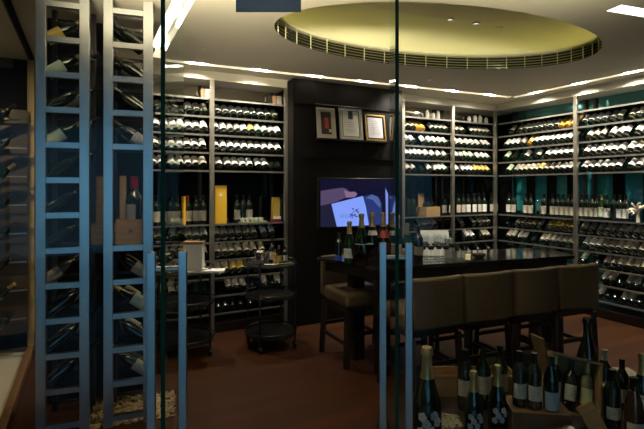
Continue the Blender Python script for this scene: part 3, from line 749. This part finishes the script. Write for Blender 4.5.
# right trolley load
p = at(262, 250, 4.30); p.z = .781
tag(MB().lathe([(0, 0), (.03, 0), (.012, .012), (.012, .03), (.06, .06), (.078, .12), (.075, .12), (.055, .065), (0, .04)], 24).build('champagne_bowl', M_chrome, loc=p, rot=(0, .0, 0), smooth=True), 'footed chrome bowl on the left side of the right trolley', 'bowl')
for i, (x, Z, k, s) in enumerate(((272, 4.42, 'w', .75), (279, 4.30, 'y', .6), (285, 4.36, 'c', .55), (275, 4.22, 'a', .5))):
    p = at(x, 250, Z); p.z = .781
    stand(k, p, f'{["white-labelled", "gold-labelled", "cream-labelled", "amber"][i]} short bottle standing on the right trolley', s=s, group='small bottles on the right trolley')
for i, (x, Z) in enumerate(((258, 4.3), (266, 4.22), (275, 4.3), (283, 4.25))):
    g = copy_tree(g0); p = at(x, 280, Z); p.z = .78 * .62 + .001; g.location = p; g.scale = (.8, .8, .75)
    tag(g, f'{["first", "second", "third", "fourth"][i]} glass from left on the middle tray of right trolley', 'wine glass', 'glasses on the right trolley')

# ------------------------------------------------------------------ ladder racks at left
RO = W(-1.224, 2.87)                              # a point on the front plane of the racks
def ladder_x(xs):                                 # distance along FX of a screen column on that plane
    d = ray(xs); A = d.x * -FX.y + d.y * FX.x; c = RO.x * -FX.y + RO.y * FX.x; p = d * (c / A); return (p - RO).dot(FX)
RZS = [.056 + .213 * k for k in range(13)]
def ladder(x0, x1, x2, x3, label, skip=()):
    u0, u1, u2, u3 = (ladder_x(v) for v in (x0, x1, x2, x3))
    e = empty('ladder_wine_rack', RO + FX * u0, SKEW, label, 'wine rack', 'brushed steel ladder racks')
    for a, b in ((0, u1 - u0), (u2 - u0, u3 - u0)):
        MB().box(((a + b) / 2, .02, 1.348), (b - a, .04, 2.69)).build('upright', M_steel, e, bevel=.002)
        MB().box(((a + b) / 2, .36, 1.348), (.03, .03, 2.69)).build('rear_upright', M_dwood, e)
    for k, z in enumerate(RZS):
        if k in skip: continue
        MB().box(((u1 + u2) / 2 - u0, .02, z), (u2 - u1, .034, .034)).build('rung', M_steel, e)
        MB().box((.5 * (u3 - u0), .36, z), (u3 - u0 - .05, .02, .02)).build('rear_rung', M_dwood, e)
        if k > 0 and k not in (5, 6, 7, 8):
            for uu in (.35, .75):
                x = (u3 - u0) * uu
                MB().bar((x, .045, z - .09), (x, .35, z - .09), .003, 6).build('support_wire', M_chrome, e)
    return u0, u1, u2, u3
La = ladder(35.3, 45.5, 79.3, 89.3, 'brushed steel ladder wine rack at the far left')
Lb = ladder(103.3, 112.8, 143.2, 153, 'brushed steel ladder wine rack beside the open glass door', skip=(6, 7))
ub = (ladder_x(20), ladder_x(96), ladder_x(146))
for u0_, u1_, z1_ in ((ub[0], ub[1] - .01, 2.68), (ub[1], ub[2], 2.36)):
    c_ = RO + FX * (u0_ + u1_) / 2 + FY * .50
    struct('wall_rack_back', MB().box((c_.x, c_.y, z1_ / 2), (u1_ - u0_, .03, z1_), rz=SKEW), M_black)
PROTO['lw'] = [('wine_bottle', BORD, M_bottle, M_white, M_capk), dict(lab=(.05, .14)), None]
CN['lw'] = 'white-labelled'
def rack_bottle(rack, k, du, dv, dz, sgn, t, label):
    """bottle lying at a slant in cell k (above rung k); sgn +1 neck up to the right"""
    u0, u1, u2, u3 = rack; z = (RZS[k] + RZS[min(12, k + 1)]) / 2 + dz
    c = RO + FX * ((u1 + u2) / 2 + du) + FY * dv; c.z = z
    a = math.radians(36); ax = (FX * sgn * math.cos(a) + Vector((0, 0, math.sin(a))) + FY * .10).normalized()
    b = new_bottle(t); q = ax.to_track_quat('Z', 'Y').to_matrix().to_4x4()
    # turn the label to the viewer
    q = q @ Matrix.Rotation(random.uniform(-.5, .5), 4, 'Z')
    m = Matrix.Translation(c - ax * .15) @ q
    best = None
    for i in range(12):
        mm = m @ Matrix.Rotation(i * PI / 6, 4, 'Z'); n = (mm.to_3x3() @ Vector((0, -1, 0))); s_ = n.dot(-c + Vector((0, 0, 1.5)))
        if best is None or s_ > best[0]: best = (s_, mm)
    b.matrix_world = best[1]; b.name = 'wine_bottle'
    tag(b, label, 'wine bottle', 'slanted bottles in the ladder racks')
LV = {12: 'topmost', 11: 'second', 10: 'third', 9: 'fourth', 8: 'fifth', 7: 'sixth', 6: 'seventh', 5: 'eighth', 4: 'ninth', 3: 'tenth', 2: 'eleventh', 1: 'twelfth', 0: 'thirteenth'}
fillA = {11: 'y', 10: 'gd', 9: 'dk', 8: 'gd', 7: 'dd', 6: 'd', 5: 'd', 4: 'kd', 3: 'dk', 2: 'dk', 1: 'dd', 0: ''}
fillB = {11: 'dd', 10: 'dk', 9: 'dd', 8: 'wk', 4: 'ck', 3: 'gc', 2: 'dc', 1: 'cd', 0: ''}
for rack, fill, sgn, nm in ((La, fillA, 1, 'left ladder rack'), (Lb, fillB, -1, 'right ladder rack')):
    for k, s in fill.items():
        for j, t in enumerate(s):
            rack_bottle(rack, k, (-.02, .05)[j] * sgn, .12 + .13 * j, (-.02, .02)[j], sgn, t, f'{CN[t]} {["front", "rear"][j]} slanted bottle, {LV[k]} cell from top, {nm}')
# magnum in a wooden crate on the rack's open compartment
zc = RZS[5] + .018
cc = RO + FX * ladder_x(130) + FY * .14; cc.z = zc
cq = crate('wooden_wine_crate', 'square wooden crate holding a dark magnum in the right ladder rack', cc, (.175, .19, .16), M_crate, SKEW, .012)
MB().box((0, -.0965, .085), (.022, .003, .02)).build('crate_stamp', M_dwood, cq)
b = bottle('wine_bottle', BORD, M_bottle, M_gray, M_capr, lab=(.08, .17), s=1.42, arc=80); b.location = cc + Vector((.015, .0, .0125)); b.rotation_euler = (0, 0, CAMROT + .35 - .5)
tag(b, 'dark magnum with red cap standing in the square crate of ladder rack', 'wine bottle')
lp = cc + FX * -.055 + FY * .105; lp.z = zc
tag(MB().box((0, 0, .22), (.10, .012, .44)).build('wooden_board', M_crate, loc=lp + FX * -.12, rot=(0, 0, SKEW)), 'tall brown wooden crate lid standing between the ladder racks', 'board')
tag(MB().prism([(-.018, 0), (.016, 0), (.022, .01), (-.015, .01)], .16, .44).build('wooden_board', M_crate2, loc=cc + FX * -.055 + FY * -.0, rot=(0, .0, SKEW)), 'pale curved wooden slat upright in the square crate beside the magnum', 'board')
c2 = RO + FX * ladder_x(103.5) + FY * .16; c2.z = zc + .0
crate('wooden_wine_crate', 'low wooden crate between the two ladder racks, behind steel upright', c2, (.165, .14, .125), M_crate, SKEW)
tag(MB().box((0, 0, -.008), (.40, .30, .012)).build('rack_shelf', M_dark, loc=RO + FX * ladder_x(112) + FY * .20 + Vector((0, 0, zc)), rot=(0, 0, SKEW)), 'black shelf board carrying the crates in the ladder rack', 'shelf')

# ------------------------------------------------------------------ left glass partition and corridor side
struct('trim_4', MB().box((-.455, 3.9, .03), (.05, 2.9, .06)), mat('brown_kerb', (.16, .08, .03), .5))
struct('floor_corridor', MB().box((-1.08, 3.0, .004), (1.18, 4.6, .008)), M_corr)
lp_ = empty('glass_partition', (-.45, 4.0, 0), 0, 'tall clear glass partition at the far left edge', 'glass partition')
MB().box((0, -.16, 1.36), (.012, 2.1, 2.60)).build('pane', M_pane, lp_)
MB().box((0, -.16, 2.68), (.04, 2.1, .03)).build('top_channel', M_black, lp_)
pc = onY(31.5, 5.0)
struct('trim_5', MB().box((-.452, 4.96, 1.345), (.055, .1, 2.69)), mat('gilt_column', (.40, .28, .10), .45))
# side rack with slanted bottles behind the partition
sr = W(-2.80, 3.85)
e = empty('side_bottle_rack', sr, CAMROT + .5, 'dim rack of slanted bottles behind the far left glass', 'wine rack')
MB().box((0, .16, 1.2), (.50, .02, 2.0)).build('back_board', mat('brown_board', (.07, .045, .02), .4), e)
for k in range(8):
    MB().box((0, .06, .35 + .25 * k), (.50, .012, .012)).build('peg_bar', M_rail, e)
for k in range(8):
    for j in range(2):
        b = new_bottle('dkgd'[(k + j) % 4]); ax = (BX * .75 + Vector((0, 0, .55))).normalized()
        c = sr + BX * (-.10 + .16 * j) - AX * .03; c.z = .33 + .25 * k
        b.matrix_world = Matrix.Translation(c - ax * .1) @ ax.to_track_quat('Z', 'Y').to_matrix().to_4x4(); b.name = 'wine_bottle'
        tag(b, f'{["left", "right"][j]} slanted bottle, {["lowest", "second lowest", "third lowest", "fourth lowest", "fifth lowest", "sixth lowest", "seventh lowest", "topmost"][k]} pair of dim rack behind far left glass', 'wine bottle', 'bottles behind the far left glass')

# pebble bed in front of the ladder racks
def pebbles(name, c, w, d, n, rz, r, label, m):
    mb = MB(); rp = random.Random(2)
    for i in range(n):
        x, y = rp.uniform(-w / 2, w / 2), rp.uniform(-d / 2, d / 2); s = r * rp.uniform(.7, 1.3)
        bmesh.ops.create_icosphere(mb.b, subdivisions=1, radius=s, matrix=Matrix.Translation((x, y, s * .6)) @ Matrix.Rotation(rp.random() * 3, 4, 'Z') @ Matrix.Diagonal((1.2, .9, .7, 1)))
    o = mb.build(name, m, loc=c, rot=(0, 0, rz), smooth=True); tag(o, label, 'pebbles', kind='stuff')
M_peb = mat('tan_pebble', (.42, .30, .14), .5, noise=(40, 40, 40, .5))
pb = RO + FX * ladder_x(132) + FY * .22; pb.z = 0
pebbles('pebbles', pb, .52, .40, 900, SKEW, .010, 'bed of small tan pebbles under the ladder racks', M_peb)

# ------------------------------------------------------------------ shop front glass and open doors
SZ0, SK = 2.05, .337
def SF(r): return W(r, SZ0 + SK * r)
hl = SF(-.57); hr = SF(.327)
H_ = 2.69
def pane(name, p, q, label, m, h=H_, edge=True, t=.012):
    d = q - p; L = d.length; rz = math.atan2(d.y, d.x)
    e = empty(name, p, rz, label, 'glass panel' if name == 'shop_front_glass' else 'glass door')
    MB().box((L / 2, 0, h / 2 + .004), (L - .006, t, h)).build('pane', m, e)
    if edge:
        for x in ((.0,) if edge == 1 else (0, L)): MB().box((x, 0, h / 2 + .004), (.005, t * 1.05, h)).build('polished_edge', M_edge, e)
    return e, L
pane('shop_front_glass', hl - FX * 1.15, hl - FX * .01, 'fixed glass shop front panel in front of the ladder racks', M_pane, edge=False)
pane('shop_front_glass', hr + BX * .01, hr + BX * 3.0, 'fixed glass shop front panel in front of the bottle display at right', M_pane, edge=False)
def door(hinge, free, nm):
    e, L = pane('glass_door', free, hinge, nm, M_door, edge=1)
    for s_ in (-1, 1):
        b = MB().box((.085, s_ * .048, .80), (.024, .026, .99)).build('handle_bar', M_steel, e, bevel=.002)
    for z in (1.24, .36): MB().bar((.085, -.05, z), (.085, .05, z), .009, 10).build('handle_bracket', M_steel, e)
    MB().box((.2, 0, .05), (.40 if L > .4 else L, .03, .09)).build('bottom_rail', M_steel, e)
fr = W((397 - CX) / F * 1.62, 1.62); fl_ = W((163 - CX) / F * 1.38, 1.38)
door(hr, fr, 'right glass door swung open, its green edge towards us'); door(hl, fl_, 'left glass door swung open, its green edge towards us')
# hanging blue sign near the ceiling
c = at(268.5, 5, 1.9)
sg = empty('hanging_sign', c, CAMROT, 'translucent blue sign panel hanging near the ceiling above the doorway', 'sign')
sw = 65 / F * 1.9; zb = EYE + (HY - 12) * 1.9 / F - c.z
MB().box((0, 0, zb + .06), (sw, .006, .12)).build('panel', mat('blue_acrylic', (.15, .22, .30), .5), sg)
for s_ in (-1, 1): MB().bar((s_ * sw * .4, 0, zb + .12), (s_ * sw * .4, 0, CZ - c.z), .002, 6).build('wire', M_chrome, sg)

M_dcrate = mat('worn_crate_wood', (.10, .058, .026), .65, noise=(6, 6, 40, .25)); M_dcrate2 = mat('plain_crate_wood', (.27, .17, .07), .65, noise=(6, 6, 40, .25))  # copies of the crate woods, darkened for the dim light at the display
# ------------------------------------------------------------------ bottle display at lower right
PZ = .15
q = [W(.40, 2.22), W(2.4, 2.22), W(2.3, 3.30), W(.75, 3.06), W(.38, 2.93)]
tag(MB().prism([(p.x, p.y) for p in q], .0, PZ).build('display_plinth', M_dwood), 'low dark wooden plinth under the bottle display at lower right', 'plinth')
def G(x, Z, z=PZ): return W((x - CX) / F * Z, Z, z + .001)
def flowers(seed):
    def fn(b, s):
        rf = random.Random(seed)
        spots = [(-.55, .115), (.30, .12), (-.25, .095), (.10, .075), (.55, .10), (-.65, .07)]
        for (a, z) in spots:
            mb = MB(); rr = (rad(CHAM, z) + .0012) * s
            for k in range(5):
                an = k * 2 * PI / 5
                da = math.cos(an) * .17; dz = math.sin(an) * .0085 * 1.0
                A = -PI / 2 + a + da; c = Vector((rr * math.cos(A), rr * math.sin(A), (z + dz) * s))
                nrm = Vector((math.cos(A), math.sin(A), 0)).to_track_quat('Z', 'Y').to_matrix().to_4x4()
                bmesh.ops.create_cone(mb.b, cap_ends=True, segments=10, radius1=.0068 * s, radius2=.006 * s, depth=.0015, matrix=Matrix.Translation(c) @ nrm)
            mb.build('painted_flower', mat('flower_paint', (.62, .55, .48), .5) if rf.random() < .6 else mat('flower_paint_blue', (.35, .42, .48), .5), b)
    return fn
def disp(x, Z, s, prof, gm, lm, cm, label, lab=(.05, .13), base=PZ, capz=None, extra=None, rot=0, name='wine_bottle', arc=150, tilt=(0, 0), neck=None):
    b = bottle(name, prof, gm, lm, cm, lab=lab, s=s, capz=capz, extra=extra, n=24, arc=arc, neck=neck)
    b.location = G(x, Z, base); b.rotation_euler = (tilt[0], tilt[1], CAMROT + rot)
    tag(b, label, 'champagne bottle' if name[0] == 'c' else 'wine bottle', 'bottles in the shop front display'); return b
disp(427, 2.36, 1.66, CHAM, M_bottle, None, M_capg, 'huge champagne bottle painted with pale flowers, beside the right door', capz=.222, extra=flowers(1), name='champagne_bottle')
disp(473.5, 2.46, 1.14, CHAM, M_bottle, None, M_capg, 'smaller flower-painted champagne bottle, left of the matching pair', capz=.222, extra=flowers(2), name='champagne_bottle')
disp(510 - 12.5, 2.52, 1.17, CHAM, M_bottle, None, M_capg, 'smaller flower-painted champagne bottle, right of the matching pair', capz=.222, extra=flowers(3), name='champagne_bottle')
disp(465, 2.78, 1.22, BORD, M_bottle, M_cream, M_capk, 'dark wine bottle with cream label in front of the open crate, left', lab=(.075, .155))
disp(483, 2.80, 1.20, BORD, M_green, M_cream, M_green, 'green wine bottle with cream label in front of the open crate, middle', lab=(.08, .17))
disp(500, 2.84, 1.20, BORD, M_green, M_gray, M_green, 'green wine bottle in front of the open crate, right', lab=(.08, .17))
cr = crate('wooden_wine_crate', 'open wooden crate behind the flower-painted champagne bottles', W(.99, 3.02, PZ + .001), (.56, .17, .135), M_dcrate2, CAMROT)
# crate with three bottles on top
bx = W((536 - CX) / F * 2.50, 2.50, PZ + .001)
cb = crate('wooden_wine_crate', 'flat wooden crate carrying three standing bottles', bx, (.30, .20, .150), M_dcrate, CAMROT - .12)
MB().box((0, 0, .154), (.30, .20, .008)).build('lid', M_dcrate, cb)
zb_ = PZ + .16
disp(519.5, 2.49, 1.0, BORD, M_bottle, M_cream, M_capk, 'dark bottle with cream label, left of three on the flat crate', base=zb_)
disp(534.5, 2.46, 1.0, BORD, M_bottle, M_cream, M_capk, 'dark bottle with cream label, middle of three on the flat crate', base=zb_)
disp(551, 2.44, .97, BURG, M_green, mat('blue_white_label', (.35, .40, .46), .5), M_capk, 'sloping green bottle with blue white label, right on the flat crate', base=zb_, lab=(.01, .11))
# tilted crate with three bottles lying in it, open side towards the viewer
tcx = at(564.5, 383, 2.66)
M3 = Matrix.Translation(tcx) @ Matrix.Rotation(CAMROT, 4, 'Z') @ Matrix.Rotation(math.radians(14), 4, 'Y') @ Matrix.Rotation(math.radians(74), 4, 'X')
tc_ = crate('wooden_wine_crate', 'tilted open crate showing three bottles lying inside', (0, 0, 0), (.30, .31, .11), M_dcrate2)
tc_.matrix_world = M3
for i, (dx, lm, gm, cm) in enumerate(((-.094, M_cream, M_green, M_capg), (0, M_cream, M_bottle, M_capk), (.094, mat('yellow_green_label', (.52, .48, .22), .5), M_clearw, M_capg))):
    b = bottle('wine_bottle', BORD, gm, lm, cm, lab=(.06, .15), s=.93, n=20)
    b.matrix_world = M3 @ Matrix.Translation((dx, -.14, .055)) @ Matrix.Rotation(-PI / 2, 4, 'X')
    tag(b, ['green gold-capped bottle, left in the tilted crate', 'dark bottle with large cream label, middle in the tilted crate', 'pale bottle with yellow label, right in the tilted crate'][i], 'wine bottle', 'bottles in the tilted crate')
sup = W((571 - CX) / F * 2.78, 2.82, PZ + .001)
box_obj('support_block', 'dark wooden block propping up the tilted crate', 'block', sup, (.22, .10, .10), M_dwood, CAMROT)
ld = at(541.5, 358, 2.62)
lo = MB().box((0, 0, 0), (.012, .10, .26)).build('wooden_board', M_dcrate, loc=ld, rot=(0, math.radians(-12), CAMROT + .25)); tag(lo, 'thin wooden board leaning at the left of the tilted crate', 'board')
disp(587.5, 2.98, 1.58, CHAM, M_bottle, None, M_bottle, 'tall black unlabelled bottle rising behind the tilted crate', name='champagne_bottle')
disp(604, 2.86, 1.12, BORD, M_bottle, M_gray, M_gray, 'dark bottle with grey capsule band right of tall black bottle')
disp(612.5, 2.55, 1.12, BORD, M_bottle, M_cream, M_capk, 'dark bottle with white label low down, right of the tilted crate', lab=(.06, .12), tilt=(0, 0))
disp(622, 2.78, 1.02, BORD, M_bottle, M_gray, M_capk, 'dark bottle behind the white-labelled bottle near right edge')
disp(634, 2.42, 1.15, BURG, mat('brown_bottle_glass', (.05, .022, .008), .1), M_cream, M_bottle, 'brown sloping bottle with pale label near lower right corner', lab=(.055, .10))
disp(642.5, 2.62, 1.25, CHAM, M_bottle, M_wht2, M_capg, 'gold-necked champagne bottle at right edge of the photo', name='champagne_bottle', capz=.222, lab=(.07, .14))
box_obj('small_wooden_case', 'small yellow wooden case standing right of the tilted crate', 'wooden case', G(599.5, 2.70), (.05, .08, .19), M_dcrate2, CAMROT)
rb = empty('red_carton', G(627, 2.92), CAMROT, 'pale red and white carton behind the dark bottles at right', 'carton')
MB().box((0, 0, .07), (.10, .14, .14)).build('carton', mat('red_card', (.42, .08, .06), .5), rb); MB().box((0, 0, .155), (.105, .145, .03)).build('white_lid', M_cream, rb)
wl = at(592.5, 420, 2.36); tag(MB().box((0, 0, 0), (.085, .02, .16)).build('wooden_tag', M_dcrate2, loc=wl, rot=(-.3, math.radians(-25), CAMROT)), 'tilted wooden tag below the tilted crate', 'tag')
MB_o = MB().lathe([(0, 0), (.035, .0), (.04, .01), (.02, .025), (0, .028)], 20).build('silver_lid', M_chrome, loc=G(570, 2.30, .27), smooth=True); tag(MB_o, 'small shiny silver lid lying below the tilted crate', 'lid')
box_obj('support_block', 'dark block under the small silver lid', 'block', G(570, 2.30), (.10, .08, .118), M_dwood, CAMROT)
pg = G(446, 2.62); pebbles('pebbles', pg, .16, .16, 160, CAMROT, .010, 'patch of pale pebbles between crate and champagne bottles', mat('pale_pebble', (.16, .15, .10), .6))

# ------------------------------------------------------------------ lights
w = bpy.data.worlds.new('w'); sc.world = w; w.use_nodes = True
w.node_tree.nodes['Background'].inputs[0].default_value = (.17, .47, .80, 1); w.node_tree.nodes['Background'].inputs[1].default_value = 1.55
def area(name, loc, rot, sx, sy, e, col):
    l = bpy.data.lights.new(name, 'AREA'); l.shape = 'RECTANGLE'; l.size = sx; l.size_y = sy; l.energy = e; l.color = col
    o = bpy.data.objects.new(name, l); COL.objects.link(o); o.location = loc; o.rotation_euler = rot; return o
# added unseen fill lights that brighten the ceiling from over the doorway
# long area lights throwing light forward across the ceiling
for r_, pw in ((-.55, 48), (1.15, 26)):
    ul = area('transom_uplight', W(r_, 1.75, 2.42), (math.radians(180 - 55), 0, CAMROT), 1.4, .05, pw, (1, .88, .63)); ul.data.spread = math.radians(72)

for k, P in PROTO.items():
    o = P[2]
    if o is not None and 'label' not in o:
        for ch in list(o.children): bpy.data.objects.remove(ch)
        bpy.data.objects.remove(o)

spot((-1.1, 3.4, 2.64), (-.9, 4.6, 1.0), 80, 2.0, (1, .78, .5))  # added unseen warm spot that brightens the corridor at far left
